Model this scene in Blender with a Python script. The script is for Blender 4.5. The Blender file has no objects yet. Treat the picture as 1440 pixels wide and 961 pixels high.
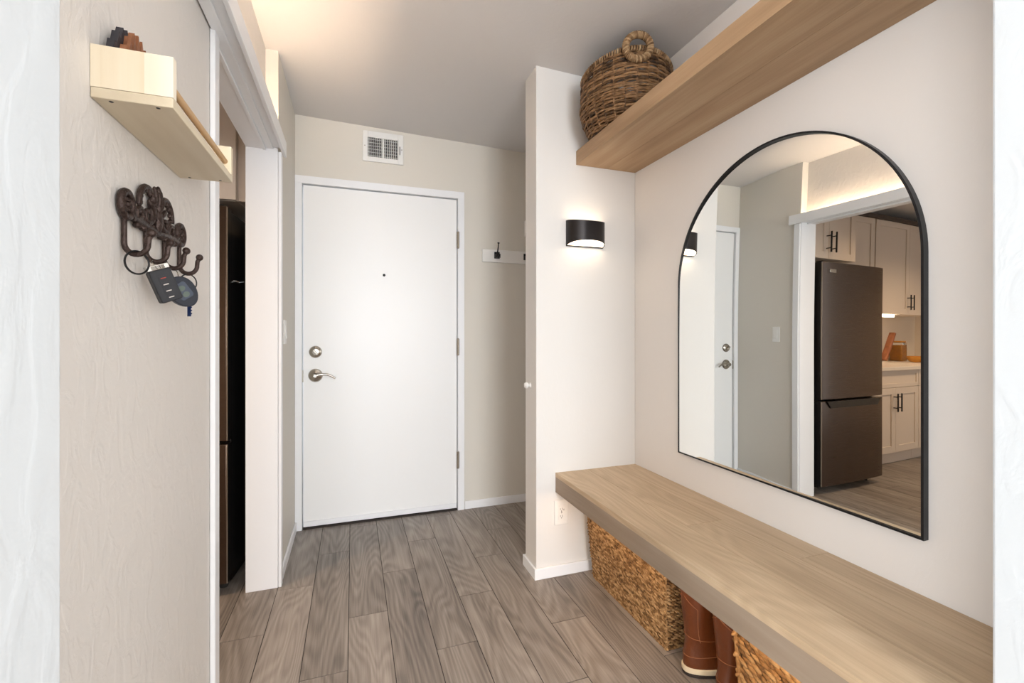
import bpy, math, random
from mathutils import Vector, Matrix
random.seed(7)
PI = math.pi
C = bpy.context.scene.collection
S = bpy.context.scene

# ------------------------------------------------------------------ materials
def new_mat(name):
    m = bpy.data.materials.new(name); m.use_nodes = True
    nt = m.node_tree
    return m, nt, nt.nodes['Principled BSDF']

def plain(name, col, rough=0.5, metal=0.0, bump=0.0, bscale=60.0, var=0.0, vscale=8.0, spec=0.5, coat=0.0):
    m, nt, b = new_mat(name)
    b.inputs['Base Color'].default_value = (*col, 1)
    b.inputs['Roughness'].default_value = rough
    b.inputs['Metallic'].default_value = metal
    b.inputs['Specular IOR Level'].default_value = spec
    b.inputs['Coat Weight'].default_value = coat
    tc = nt.nodes.new('ShaderNodeTexCoord')
    if var > 0:
        n = nt.nodes.new('ShaderNodeTexNoise'); n.inputs['Scale'].default_value = vscale; n.inputs['Detail'].default_value = 4
        nt.links.new(tc.outputs['Object'], n.inputs['Vector'])
        r = nt.nodes.new('ShaderNodeMix'); r.data_type = 'RGBA'
        r.inputs[6].default_value = (*[max(0, c*(1-var)) for c in col], 1)
        r.inputs[7].default_value = (*[min(1, c*(1+var)) for c in col], 1)
        nt.links.new(n.outputs['Fac'], r.inputs[0]); nt.links.new(r.outputs[2], b.inputs['Base Color'])
    if bump > 0:
        n2 = nt.nodes.new('ShaderNodeTexNoise'); n2.inputs['Scale'].default_value = bscale; n2.inputs['Detail'].default_value = 3
        nt.links.new(tc.outputs['Object'], n2.inputs['Vector'])
        bp = nt.nodes.new('ShaderNodeBump'); bp.inputs['Strength'].default_value = bump; bp.inputs['Distance'].default_value = 0.01
        nt.links.new(n2.outputs['Fac'], bp.inputs['Height']); nt.links.new(bp.outputs['Normal'], b.inputs['Normal'])
    return m

def wall_mat(name, col, bump=0.25, dist=0.004, rough=0.55, sc=1.0):
    """hand-trowelled paint: broad soft patches plus fine pimples"""
    m, nt, b = new_mat(name)
    b.inputs['Base Color'].default_value = (*col, 1); b.inputs['Roughness'].default_value = rough
    b.inputs['Specular IOR Level'].default_value = 0.35
    tc = nt.nodes.new('ShaderNodeTexCoord')
    mp = nt.nodes.new('ShaderNodeMapping'); mp.inputs['Scale'].default_value = (sc, sc, 0.55*sc)
    nt.links.new(tc.outputs['Object'], mp.inputs['Vector'])
    n1 = nt.nodes.new('ShaderNodeTexNoise'); n1.inputs['Scale'].default_value = 28; n1.inputs['Detail'].default_value = 4; n1.inputs['Distortion'].default_value = 1.2
    n2 = nt.nodes.new('ShaderNodeTexNoise'); n2.inputs['Scale'].default_value = 130; n2.inputs['Detail'].default_value = 2
    nt.links.new(mp.outputs['Vector'], n1.inputs['Vector']); nt.links.new(tc.outputs['Object'], n2.inputs['Vector'])
    mr = nt.nodes.new('ShaderNodeMapRange'); mr.inputs['From Min'].default_value = 0.42; mr.inputs['From Max'].default_value = 0.62
    mr.interpolation_type = 'SMOOTHSTEP'
    nt.links.new(n1.outputs['Fac'], mr.inputs['Value'])
    ma = nt.nodes.new('ShaderNodeMath'); ma.operation = 'MULTIPLY_ADD'; ma.inputs[1].default_value = 0.35
    nt.links.new(n2.outputs['Fac'], ma.inputs[0]); nt.links.new(mr.outputs['Result'], ma.inputs[2])
    bp = nt.nodes.new('ShaderNodeBump'); bp.inputs['Strength'].default_value = bump; bp.inputs['Distance'].default_value = dist
    nt.links.new(ma.outputs[0], bp.inputs['Height']); nt.links.new(bp.outputs['Normal'], b.inputs['Normal'])
    return m

def wood_mat(name, dark, mid, light, axis='Y', rings=14.0, rough=0.45, ring_amt=0.55, streak=0.5, size=1.0, var=0.25, bump=0.12, knots=0.0):
    m, nt, b = new_mat(name)
    L = nt.links.new
    def N(t): return nt.nodes.new(t)
    b.inputs['Roughness'].default_value = rough; b.inputs['Specular IOR Level'].default_value = 0.35
    tc = N('ShaderNodeTexCoord'); at = N('ShaderNodeAttribute'); at.attribute_name = 'off'
    # offset each board
    cmb = N('ShaderNodeCombineXYZ')
    for i, k in enumerate((3.7, 9.1, 5.3)):
        mm = N('ShaderNodeMath'); mm.operation = 'MULTIPLY'; mm.inputs[1].default_value = k
        L(at.outputs['Fac'], mm.inputs[0]); L(mm.outputs[0], cmb.inputs[i])
    add = N('ShaderNodeVectorMath'); add.operation = 'ADD'
    L(tc.outputs['Object'], add.inputs[0]); L(cmb.outputs[0], add.inputs[1])
    def mapped(a, t):
        mp = N('ShaderNodeMapping')
        sc = {'Y': (t, a, t), 'X': (a, t, t), 'Z': (t, t, a)}[axis]
        mp.inputs['Scale'].default_value = sc
        L(add.outputs[0], mp.inputs['Vector']); return mp.outputs['Vector']
    n1 = N('ShaderNodeTexNoise'); n1.inputs['Scale'].default_value = 1.0; n1.inputs['Detail'].default_value = 1; n1.inputs['Roughness'].default_value = 0.4
    n1.inputs['Distortion'].default_value = 0.3
    L(mapped(1.1*size, 7.0*size), n1.inputs['Vector'])
    mu = N('ShaderNodeMath'); mu.operation = 'MULTIPLY'; mu.inputs[1].default_value = rings*2*PI*0.5; L(n1.outputs['Fac'], mu.inputs[0])
    sn = N('ShaderNodeMath'); sn.operation = 'SINE'; L(mu.outputs[0], sn.inputs[0])
    m01 = N('ShaderNodeMapRange'); m01.inputs['From Min'].default_value = -1; L(sn.outputs[0], m01.inputs['Value'])
    n2 = N('ShaderNodeTexNoise'); n2.inputs['Scale'].default_value = 1.0; n2.inputs['Detail'].default_value = 5; n2.inputs['Roughness'].default_value = 0.65
    L(mapped(4*size, 150*size), n2.inputs['Vector'])
    n3 = N('ShaderNodeTexNoise'); n3.inputs['Scale'].default_value = 1.0; n3.inputs['Detail'].default_value = 3
    L(mapped(1.6*size, 14*size), n3.inputs['Vector'])
    # combine
    def mad(a, k, c=None, cv=0.0):
        q = N('ShaderNodeMath'); q.operation = 'MULTIPLY_ADD'; L(a, q.inputs[0]); q.inputs[1].default_value = k
        if c is not None: L(c, q.inputs[2])
        else: q.inputs[2].default_value = cv
        return q.outputs[0]
    f = mad(m01.outputs[0], 0.34*ring_amt, None, 0.5-0.17*ring_amt-0.55*streak-0.35)
    f = mad(n2.outputs['Fac'], 1.1*streak, f)
    f = mad(n3.outputs['Fac'], 0.7, f)
    rv = N('ShaderNodeTexWhiteNoise'); rv.noise_dimensions = '1D'; L(at.outputs['Fac'], rv.inputs['W'])
    f = mad(rv.outputs['Value'], var, f); f = mad(f, 1.0, None, -var*0.5)
    cr = N('ShaderNodeValToRGB'); L(f, cr.inputs['Fac'])
    e = cr.color_ramp.elements
    e[0].position = 0.12; e[0].color = (*dark, 1); e[1].position = 0.88; e[1].color = (*light, 1)
    em = cr.color_ramp.elements.new(0.5); em.color = (*mid, 1)
    out = cr.outputs['Color']
    if knots > 0:
        v = N('ShaderNodeTexVoronoi'); v.inputs['Scale'].default_value = 1.0; L(mapped(2.6, 6.0), v.inputs['Vector'])
        k = N('ShaderNodeMapRange'); k.inputs['From Min'].default_value = 0.05; k.inputs['From Max'].default_value = 0.17; k.interpolation_type = 'SMOOTHSTEP'
        k.inputs['To Min'].default_value = 1-knots
        L(v.outputs['Distance'], k.inputs['Value'])
        mx = N('ShaderNodeMix'); mx.data_type = 'RGBA'; mx.blend_type = 'MULTIPLY'; mx.inputs[0].default_value = 1.0
        L(out, mx.inputs[6]); L(k.outputs['Result'], mx.inputs[7]); out = mx.outputs[2]
    L(out, b.inputs['Base Color'])
    bp = N('ShaderNodeBump'); bp.inputs['Strength'].default_value = bump; bp.inputs['Distance'].default_value = 0.002
    L(n2.outputs['Fac'], bp.inputs['Height']); L(bp.outputs['Normal'], b.inputs['Normal'])
    return m

def weave_mat(name, dark, mid, light, rough=0.65, sc=70):
    m, nt, b = new_mat(name); L = nt.links.new; N = nt.nodes.new
    b.inputs['Roughness'].default_value = rough; b.inputs['Specular IOR Level'].default_value = 0.3
    at = N('ShaderNodeAttribute'); at.attribute_name = 'off'
    rv = N('ShaderNodeTexWhiteNoise'); rv.noise_dimensions = '1D'; L(at.outputs['Fac'], rv.inputs['W'])
    tc = N('ShaderNodeTexCoord'); n = N('ShaderNodeTexNoise'); n.inputs['Scale'].default_value = sc; n.inputs['Detail'].default_value = 3
    L(tc.outputs['Object'], n.inputs['Vector'])
    q = N('ShaderNodeMath'); q.operation = 'MULTIPLY_ADD'; L(n.outputs['Fac'], q.inputs[0]); q.inputs[1].default_value = 0.9
    q2 = N('ShaderNodeMath'); q2.operation = 'MULTIPLY_ADD'; L(rv.outputs['Value'], q2.inputs[0]); q2.inputs[1].default_value = 0.6; q2.inputs[2].default_value = -0.22
    L(q2.outputs[0], q.inputs[2])
    cr = N('ShaderNodeValToRGB'); L(q.outputs[0], cr.inputs['Fac']); e = cr.color_ramp.elements
    e[0].position = 0.15; e[0].color = (*dark, 1); e[1].position = 0.9; e[1].color = (*light, 1)
    em = cr.color_ramp.elements.new(0.5); em.color = (*mid, 1)
    L(cr.outputs['Color'], b.inputs['Base Color'])
    return m

def emit(name, col, st):
    m, nt, b = new_mat(name)
    b.inputs['Base Color'].default_value = (0.8, 0.8, 0.8, 1)
    b.inputs['Emission Color'].default_value = (*col, 1); b.inputs['Emission Strength'].default_value = st
    return m

def brushed(name, col, rough=0.32, axis=(1, 1, 60), metal=1.0):
    m, nt, b = new_mat(name); L = nt.links.new; N = nt.nodes.new
    b.inputs['Base Color'].default_value = (*col, 1); b.inputs['Metallic'].default_value = metal
    tc = N('ShaderNodeTexCoord'); mp = N('ShaderNodeMapping'); mp.inputs['Scale'].default_value = axis
    L(tc.outputs['Object'], mp.inputs['Vector'])
    n = N('ShaderNodeTexNoise'); n.inputs['Scale'].default_value = 6; n.inputs['Detail'].default_value = 4; L(mp.outputs['Vector'], n.inputs['Vector'])
    r = N('ShaderNodeMapRange'); r.inputs['To Min'].default_value = rough-0.02; r.inputs['To Max'].default_value = rough+0.04
    L(n.outputs['Fac'], r.inputs['Value']); L(r.outputs['Result'], b.inputs['Roughness'])
    return m

def srgb(r, g, b_):
    f = lambda c: (c/255/12.92 if c/255 <= 0.04045 else ((c/255+0.055)/1.055)**2.4)
    return (f(r), f(g), f(b_))

M = {}
M['wall'] = wall_mat('warm_white_wall_paint', srgb(231, 226, 221), bump=0.05, dist=0.003)
M['wall_left'] = wall_mat('textured_warm_wall_paint', srgb(227, 222, 216), bump=0.22, dist=0.003)
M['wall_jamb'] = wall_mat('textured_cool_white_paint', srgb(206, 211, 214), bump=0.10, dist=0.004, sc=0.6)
M['wall_greige'] = wall_mat('greige_wall_paint', srgb(222, 217, 207), bump=0.05, dist=0.003)
M['wall_bright'] = wall_mat('bright_wall_paint', srgb(230, 227, 223), bump=0.04, dist=0.003)
M['ceiling'] = wall_mat('ceiling_paint', srgb(226, 224, 223), bump=0.05, dist=0.004, rough=0.8)
M['trim'] = plain('white_trim_paint', srgb(243, 244, 246), 0.35, bump=0.03, bscale=30)
M['door'] = plain('white_door_paint', srgb(246, 246, 245), 0.38, bump=0.05, bscale=24)
M['floor'] = wood_mat('grey_oak_plank', srgb(96, 89, 84), srgb(142, 133, 125), srgb(175, 166, 158), rings=34, ring_amt=0.5, streak=0.6, rough=0.42, var=0.20, knots=0.25)
M['grout'] = plain('dark_plank_seam', srgb(58, 52, 48), 0.9, var=0.2)
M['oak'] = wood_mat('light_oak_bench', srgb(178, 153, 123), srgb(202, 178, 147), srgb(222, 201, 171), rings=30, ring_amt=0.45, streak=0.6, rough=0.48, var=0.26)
M['oak_front_shaded'] = wood_mat('light_oak_shaded_front', srgb(134, 117, 99), srgb(158, 140, 121), srgb(176, 159, 140), rings=8, ring_amt=0.25, streak=0.34, rough=0.48, var=0.12)  # bench oak again, the front's weaker light painted in as darker, greyer tones
M['oak_shelf'] = wood_mat('light_oak_shelf', srgb(140, 110, 80), srgb(174, 143, 110), srgb(198, 170, 136), rings=10, ring_amt=0.3, streak=0.36, rough=0.5, var=0.2)
M['pine'] = wood_mat('pale_pine', srgb(196, 180, 150), srgb(216, 201, 174), srgb(230, 218, 195), rings=6, ring_amt=0.4, streak=0.15, rough=0.5, var=0.2, size=1.3)
M['pine_z'] = wood_mat('pale_pine_end', srgb(226, 206, 170), srgb(240, 226, 200), srgb(248, 239, 222), axis='Z', rings=6, ring_amt=0.4, streak=0.15, rough=0.5, var=0.4, size=1.3)
M['dowel'] = wood_mat('beech_dowel', srgb(190, 150, 104), srgb(208, 172, 128), srgb(222, 190, 150), streak=0.2, ring_amt=0.2)
M['iron'] = plain('brown_cast_iron', srgb(66, 52, 47), 0.42, 0.55, bump=0.35, bscale=170, var=0.3, vscale=60)
M['black'] = plain('matte_black_metal', srgb(26, 26, 28), 0.38, 0.3)
M['frame_black'] = plain('black_mirror_frame', srgb(30, 31, 34), 0.35, 0.4)
M['sconce'] = plain('dark_bronze_black', srgb(38, 34, 34), 0.32, 0.5)
M['nickel'] = brushed('satin_nickel', srgb(178, 172, 162), 0.22)
M['hinge'] = plain('dull_hinge_metal', srgb(150, 140, 126), 0.45, 0.8)
M['chrome'] = plain('polished_metal', srgb(215, 213, 208), 0.12, 1.0)
M['plastic'] = plain('white_plastic', srgb(240, 238, 234), 0.35)
M['slot'] = plain('dark_slot', srgb(40, 38, 36), 0.7)
M['void'] = plain('duct_dark', srgb(22, 22, 22), 0.9)
M['fob'] = plain('black_fob_plastic', srgb(30, 31, 36), 0.4)
M['fob2'] = plain('slate_fob_plastic', srgb(38, 42, 52), 0.4)
M['fob_panel'] = plain('grey_blue_fob_panel', srgb(70, 78, 92), 0.35)
M['fob_btn'] = plain('grey_green_button', srgb(92, 104, 96), 0.5)
M['print'] = plain('pale_button_print', srgb(214, 206, 198), 0.5)
M['red'] = plain('red_button_print', srgb(176, 60, 44), 0.5)
M['blue'] = plain('blue_anodised_key', srgb(30, 48, 92), 0.3, 0.7)
M['yellow'] = plain('yellow_key_cap', srgb(220, 200, 50), 0.5)
M['carve_dark'] = plain('charcoal_stained_wood', srgb(48, 46, 52), 0.55, var=0.25, vscale=40)
M['carve_brown'] = wood_mat('walnut_carving', srgb(96, 58, 36), srgb(140, 90, 60), srgb(172, 118, 84), axis='Z', streak=0.3, size=2)
M['leather'] = plain('chestnut_leather', srgb(98, 50, 22), 0.33, bump=0.10, bscale=90, var=0.35, vscale=14, coat=0.15)
M['stitch'] = plain('tan_stitching', srgb(140, 88, 54), 0.6)
M['welt'] = plain('cream_rubber_welt', srgb(214, 196, 164), 0.6, var=0.08)
M['outsole'] = plain('dark_rubber', srgb(44, 34, 28), 0.7)
M['hyacinth'] = weave_mat('seagrass_weave', srgb(76, 52, 30), srgb(142, 106, 66), srgb(196, 160, 114), sc=110)
M['banana'] = weave_mat('chunky_leaf_weave', srgb(70, 44, 20), srgb(148, 104, 58), srgb(190, 146, 94), sc=60)
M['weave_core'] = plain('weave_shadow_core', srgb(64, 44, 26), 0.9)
M['willow'] = weave_mat('dark_willow', srgb(48, 34, 22), srgb(110, 80, 52), srgb(156, 120, 84), sc=70)
M['willow_rim'] = weave_mat('wrapped_rattan', srgb(96, 70, 46), srgb(148, 116, 82), srgb(190, 160, 122), sc=70)
M['cab'] = plain('cream_cabinet_paint', srgb(222, 208, 194), 0.4)
M['counter'] = plain('cream_quartz', srgb(228, 218, 206), 0.25, var=0.04, vscale=30)
M['splash'] = plain('cream_backsplash', srgb(236, 222, 204), 0.35)
M['steel'] = brushed('dark_stainless', srgb(100, 86, 77), 0.27, axis=(1, 1, 200))
M['steel_edge'] = plain('bright_steel_edge', srgb(190, 182, 172), 0.3, 0.9)
M['fridge_side'] = plain('glossy_black_side', srgb(18, 18, 20), 0.22)
M['jar'] = plain('amber_contents', srgb(196, 132, 40), 0.5, var=0.35, vscale=50)
M['board'] = wood_mat('brown_board', srgb(104, 58, 34), srgb(140, 84, 54), srgb(168, 108, 72), axis='Z')
M['crown'] = plain('dark_crown_strip', srgb(70, 58, 50), 0.6)
M['led_warm'] = emit('warm_led', (1.0, 0.73, 0.50), 34)
M['led_bench'] = emit('warm_led_bench', (1.0, 0.66, 0.36), 13)
M['led_sconce'] = emit('sconce_diffuser', (1.0, 0.78, 0.54), 4)
M['led_bar'] = emit('cabinet_light_bar', (1.0, 0.86, 0.66), 14)
M['downlight'] = emit('downlight_lens', (1.0, 0.80, 0.58), 60)
M['window'] = emit('overcast_sky_window', (0.90, 0.96, 1.0), 9)
mg, nt, b = new_mat('mirror_glass')
b.inputs['Base Color'].default_value = (0.88, 0.90, 0.89, 1); b.inputs['Metallic'].default_value = 1; b.inputs['Roughness'].default_value = 0.0
M['mirror'] = mg
gg, nt, b = new_mat('clear_glass')
b.inputs['Base Color'].default_value = (1, 0.98, 0.95, 1); b.inputs['Transmission Weight'].default_value = 1; b.inputs['Roughness'].default_value = 0.02; b.inputs['IOR'].default_value = 1.45
M['glass'] = gg

# ------------------------------------------------------------------ mesh helpers
class MB:
    def __init__(s): s.v = []; s.f = []; s.o = []; s.mi = []; s.off = 0.0; s.m = 0
    def raw(s, vs, fs):
        n = len(s.v); s.v += [tuple(v) for v in vs]
        for f in fs: s.f.append([n+i for i in f]); s.o.append(s.off); s.mi.append(s.m)
        return s
    def box(s, x0, x1, y0, y1, z0, z1):
        x0, x1 = sorted((x0, x1)); y0, y1 = sorted((y0, y1)); z0, z1 = sorted((z0, z1))
        return s.raw([(x0,y0,z0),(x1,y0,z0),(x1,y1,z0),(x0,y1,z0),(x0,y0,z1),(x1,y0,z1),(x1,y1,z1),(x0,y1,z1)],
                     [(0,3,2,1),(4,5,6,7),(0,1,5,4),(1,2,6,5),(2,3,7,6),(3,0,4,7)])
    def obox(s, c, ax, ay, az):
        c, ax, ay, az = map(Vector, (c, ax, ay, az))
        P = [c+i*ax+j*ay+k*az for k in (-1,1) for (i,j) in ((-1,-1),(1,-1),(1,1),(-1,1))]
        return s.raw(P, [(0,3,2,1),(4,5,6,7),(0,1,5,4),(1,2,6,5),(2,3,7,6),(3,0,4,7)])
    def tube(s, pts, r, n=8, closed=False, cap=True, flat=1.0, up=None):
        P = [Vector(p) for p in pts]; N = len(P)
        R = r if isinstance(r, (list, tuple)) else [r]*N
        vs = []; prev = None
        for i, p in enumerate(P):
            if closed: t = (P[(i+1) % N]-P[i-1])
            else: t = P[min(i+1, N-1)]-P[max(i-1, 0)]
            t.normalize()
            if prev is None:
                a = Vector(up) if up else (Vector((0,0,1)) if abs(t.z) < 0.9 else Vector((1,0,0)))
                a = (a-t*a.dot(t)).normalized()
            else:
                a = (prev-t*prev.dot(t)).normalized()
            prev = a; bb = t.cross(a)
            for k in range(n):
                q = 2*PI*k/n; vs.append(p+R[i]*(math.cos(q)*a+flat*math.sin(q)*bb))
        fs = []
        for i in range(N if closed else N-1):
            j = (i+1) % N
            for k in range(n): fs.append((i*n+k, i*n+(k+1) % n, j*n+(k+1) % n, j*n+k))
        if cap and not closed:
            fs.append(tuple(range(n))[::-1]); fs.append(tuple((N-1)*n+k for k in range(n)))
        return s.raw(vs, fs)
    def ell(s, c, ax, ay, az, nu=6, nv=4):
        """ellipsoid"""
        c, ax, ay, az = map(Vector, (c, ax, ay, az)); vs = [c-az]
        for i in range(1, nv):
            ph = -PI/2+PI*i/nv
            for k in range(nu):
                th = 2*PI*k/nu; vs.append(c+math.cos(ph)*(math.cos(th)*ax+math.sin(th)*ay)+math.sin(ph)*az)
        vs.append(c+az); T = len(vs)-1; fs = []
        for k in range(nu): fs.append((0, 1+(k+1) % nu, 1+k)); fs.append((T, T-nu+k, T-nu+(k+1) % nu))
        for i in range(nv-2):
            for k in range(nu):
                a = 1+i*nu; fs.append((a+k, a+(k+1) % nu, a+nu+(k+1) % nu, a+nu+k))
        return s.raw(vs, fs)
    def lathe(s, prof, c=(0,0,0), ax='Z', n=24):
        """prof: list of (r, h)"""
        vs = []
        for r, h in prof:
            for k in range(n):
                q = 2*PI*k/n; a, b2 = r*math.cos(q), r*math.sin(q)
                p = {'Z': (a, b2, h), 'Y': (a, h, b2), 'X': (h, a, b2)}[ax]
                vs.append((p[0]+c[0], p[1]+c[1], p[2]+c[2]))
        fs = []
        for i in range(len(prof)-1):
            for k in range(n): fs.append((i*n+k, i*n+(k+1) % n, (i+1)*n+(k+1) % n, (i+1)*n+k))
        fs.append(tuple(range(n))[::-1]); fs.append(tuple((len(prof)-1)*n+k for k in range(n)))
        return s.raw(vs, fs)
    def prism(s, poly, f0, f1):
        """poly: 2D points; f0/f1 map (u,v) -> 3D"""
        n = len(poly); vs = [f0(*p) for p in poly]+[f1(*p) for p in poly]
        fs = [tuple(range(n))[::-1], tuple(n+i for i in range(n))]+[(i, (i+1) % n, n+(i+1) % n, n+i) for i in range(n)]
        return s.raw(vs, fs)
    def build(s, name, mat, parent=None, bevel=0.0, smooth=True, angle=35, loc=None, rotz=0):
        me = bpy.data.meshes.new(name); me.from_pydata(s.v, [], s.f)
        mats = mat if isinstance(mat, (list, tuple)) else [mat]
        for mm in mats: me.materials.append(mm)
        if len(mats) > 1: me.polygons.foreach_set('material_index', s.mi)
        if any(s.o):
            a = me.attributes.new('off', 'FLOAT', 'FACE'); a.data.foreach_set('value', s.o)
        import bmesh
        bm = bmesh.new(); bm.from_mesh(me); bmesh.ops.recalc_face_normals(bm, faces=bm.faces); bm.to_mesh(me); bm.free()
        if smooth: me.shade_smooth(); me.set_sharp_from_angle(angle=math.radians(angle))
        o = bpy.data.objects.new(name, me); C.objects.link(o)
        if parent: o.parent = parent
        if loc: o.location = loc
        o.rotation_euler.z = rotz
        if bevel:
            bv = o.modifiers.new('Bevel', 'BEVEL'); bv.width = bevel; bv.segments = 2; bv.limit_method = 'ANGLE'; bv.angle_limit = math.radians(40)
            bv.harden_normals = False
        return o

def struct(o): o['kind'] = 'structure'; return o
def tag(o, label, cat, group=None):
    o['label'] = label; o['category'] = cat
    if group: o['group'] = group
    return o
def thing(name, label, cat, loc=(0,0,0), rotz=0, group=None):
    o = bpy.data.objects.new(name, None); C.objects.link(o); o.empty_display_size = 0.05
    o.location = loc; o.rotation_euler.z = rotz
    return tag(o, label, cat, group)
def copy_tree(o, parent=None):
    c = o.copy(); C.objects.link(c); c.parent = parent
    for ch in list(o.children): copy_tree(ch, c)
    return c
class At(MB):
    """MB whose coordinates are given in the world and stored relative to a root location"""
    def __init__(s, root): super().__init__(); s.r = root
    def build(s, name, mat, parent='root', **k):
        l = s.r.location
        if s.r.rotation_euler.z == 0 and parent != 'local': s.v = [(a-l.x, b_-l.y, c-l.z) for a, b_, c in s.v]
        return super().build(name, mat, s.r if parent in ('root', 'local') else parent, **k)

# ------------------------------------------------------------------ key dimensions
XL, XA, XM = -0.32, -0.372, 1.358       # hall wall by the door, wall with the hooks, mirror wall
YD, YS = 2.941, 1.981                   # door wall, sconce wall
XS = 0.8137                             # free end of the sconce wall
YN = 0.449                              # far face of the near piers
XK = -0.440                            # kitchen face of the left wall
ZC = lambda x: 2.436-0.025*x            # ceiling (very slightly out of level)

# ------------------------------------------------------------------ floor
fl = MB()
PW, PL = 0.1525, 0.917
offs = {0: 2.574, 1: 1.961, 2: 2.275}
x0k = -0.168
for k in range(-24, 12):
    xa = x0k+k*PW; base = offs[k % 3]
    j = -12
    while True:
        ya = base+j*PL; yb = ya+PL; j += 1
        if yb < -6.2: continue
        if ya > 4.4: break
        fl.off = random.uniform(0.5, 90); g = 0.0015
        fl.box(xa+g, xa+PW-g, ya+g, yb-g, -0.012, 0)
fl.off = 1.0; fl.m = 1
fl.box(x0k-24*PW, x0k+12*PW, -6.2, 4.4, -0.05, -0.0015)
struct(fl.build('floor', [M['floor'], M['grout']], smooth=False))

# ------------------------------------------------------------------ ceiling
c = MB(); z0, z1 = ZC(-3.8), ZC(1.7)
c.raw([(-3.8,-6.2,z0),(1.7,-6.2,z1),(1.7,3.2,z1),(-3.8,4.3,z0),(-3.8,-6.2,z0+.1),(1.7,-6.2,z1+.1),(1.7,3.2,z1+.1),(-3.8,4.3,z0+.1)],
      [(0,3,2,1),(4,5,6,7),(0,1,5,4),(1,2,6,5),(2,3,7,6),(3,0,4,7)])
struct(c.build('ceiling', M['ceiling'], smooth=False))
HT = 2.52
# door wall (with the doorway cut out)
w = MB(); DX0, DX1, DZ = -0.2760, 0.6455, 2.036
w.box(XK, DX0-.0055, YD, YD+.12, 0, HT); w.box(DX1+.0055, 1.62, YD, YD+.12, 0, HT); w.box(DX0-.0055, DX1+.0055, YD, YD+.12, DZ+.0055, HT)
struct(w.build('wall_back', M['wall_greige'], smooth=False))
# mirror wall
w = MB(); w.box(XM, XM+.12, -6.1, YD, 0, HT)
struct(w.build('wall_right', M['wall'], smooth=False))
# sconce wall (stub)
w = MB(); w.box(XS, XM, YS, YS+.14, 0, HT)
struct(w.build('wall_sconce', M['wall_bright'], smooth=False, bevel=0.003))
# left wall by the door
w = MB(); w.box(XK, XL, 2.31, YD, 0, HT)
struct(w.build('wall_left', M['wall_greige'], smooth=False))
# wall with the hooks + wall over the kitchen opening
w = MB(); YO = 1.50
w.box(XK, XA, YN, YO, 0, HT); w.box(XK, XA, YO, 2.3095, 2.0, HT)
struct(w.build('wall_entry', M['wall_left'], smooth=False))
# near piers the camera looks past
w = MB(); w.box(-0.62, -0.2127, 0.33, YN, 0, HT)
struct(w.build('wall_near_left', M['wall_jamb'], smooth=False, bevel=0.004))
w = MB(); w.box(0.999, XM, 0.33, YN, 0, HT)
struct(w.build('wall_near_right', M['wall_jamb'], smooth=False, bevel=0.004))
# room behind the camera
w = MB(); w.box(-2.2, -0.62, 0.33, YN, 0, HT)
struct(w.build('wall_partition', M['wall'], smooth=False))
w = MB(); w.box(-2.3, -2.2, -6.0, 0.52, 0, HT)
struct(w.build('wall_rear_left', M['wall'], smooth=False))
w = MB(); WX0, WX1, WZ0, WZ1 = -0.95, 1.15, 0.55, 2.20
w.box(-2.3, WX0, -6.1, -6.0, 0, HT); w.box(WX1, XM, -6.1, -6.0, 0, HT); w.box(WX0, WX1, -6.1, -6.0, 0, WZ0); w.box(WX0, WX1, -6.1, -6.0, WZ1, HT)
struct(w.build('wall_rear', M['wall'], smooth=False))
w = MB()
for xx in (WX0, 0.075, WX1-.05): w.box(xx, xx+.05, -6.08, -6.04, WZ0, WZ1)
w.box(WX0, WX1, -6.08, -6.04, WZ0, WZ0+.05); w.box(WX0, WX1, -6.08, -6.04, WZ1-.05, WZ1)
struct(w.build('window_1', M['trim'], smooth=False))
for nm, xa, xb, ya, yb in (('added_frame_2', -2.1995, -2.175, -2.1, -.5), ('added_frame_3', 1.333, 1.3575, -2.4, -1.0)):  # added window frames around the side fill lights, no openings behind them
    w = MB()
    for yy in (ya-.05, yb): w.box(xa, xb, yy, yy+.05, .62, 2.18)
    w.box(xa, xb, ya, yb, .62, .67); w.box(xa, xb, ya, yb, 2.13, 2.18)
    struct(w.build(nm, M['trim'], smooth=False))

# ------------------------------------------------------------------ trim of the kitchen opening
t = MB()
t.box(-.4506, XL-.0005, 2.302, 2.3095, 0, 2.0)                 # far jamb board
t.box(XK-.0105, XK-.0005, 2.31, 2.37, 0, 2.0)
struct(t.build('trim_1', M['trim'], bevel=0.0015))
t = MB(); t.box(XL+.0005, XL+.014, 2.304, 2.342, 0, 1.983)
struct(t.build('trim_2', M['trim'], bevel=0.002))
t = MB(); t.box(XA+.0005, XA+.014, 1.455, YO-.004, 0, 1.998); t.box(XK-.012, XA+.012, YO-.004, YO+.008, 0, 1.998)
struct(t.build('trim_3', M['trim'], bevel=0.003))
t = MB(); t.box(XK-.01, XA-.001, YO+.008, 2.302, 1.988, 1.9995)   # soffit board
t.box(XA-.008, XA+.004, YO+.008, 2.302, 1.982, 1.9985)
struct(t.build('trim_4', M['trim'], bevel=0.001))
# light ledge: trough running above the opening
t = MB()
t.box(XA+.0045, XA+.034, YN+.001, 2.301, 1.991, 1.9985); t.box(XA+.0005, -0.3075, YN+.001, 2.3095, 1.999, 2.018)
t.box(-0.307, -0.294, YN+.001, 2.375, 1.984, 2.053)
struct(t.build('trim_5', M['trim'], bevel=0.0015))
led = MB(); led.box(-0.350, -0.338, YN+.05, 2.28, 2.0185, 2.022)
tag(led.build('led_strip', M['led_warm']), 'warm glowing light strip lying on the white ledge above the kitchen opening', 'light strip')

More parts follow.
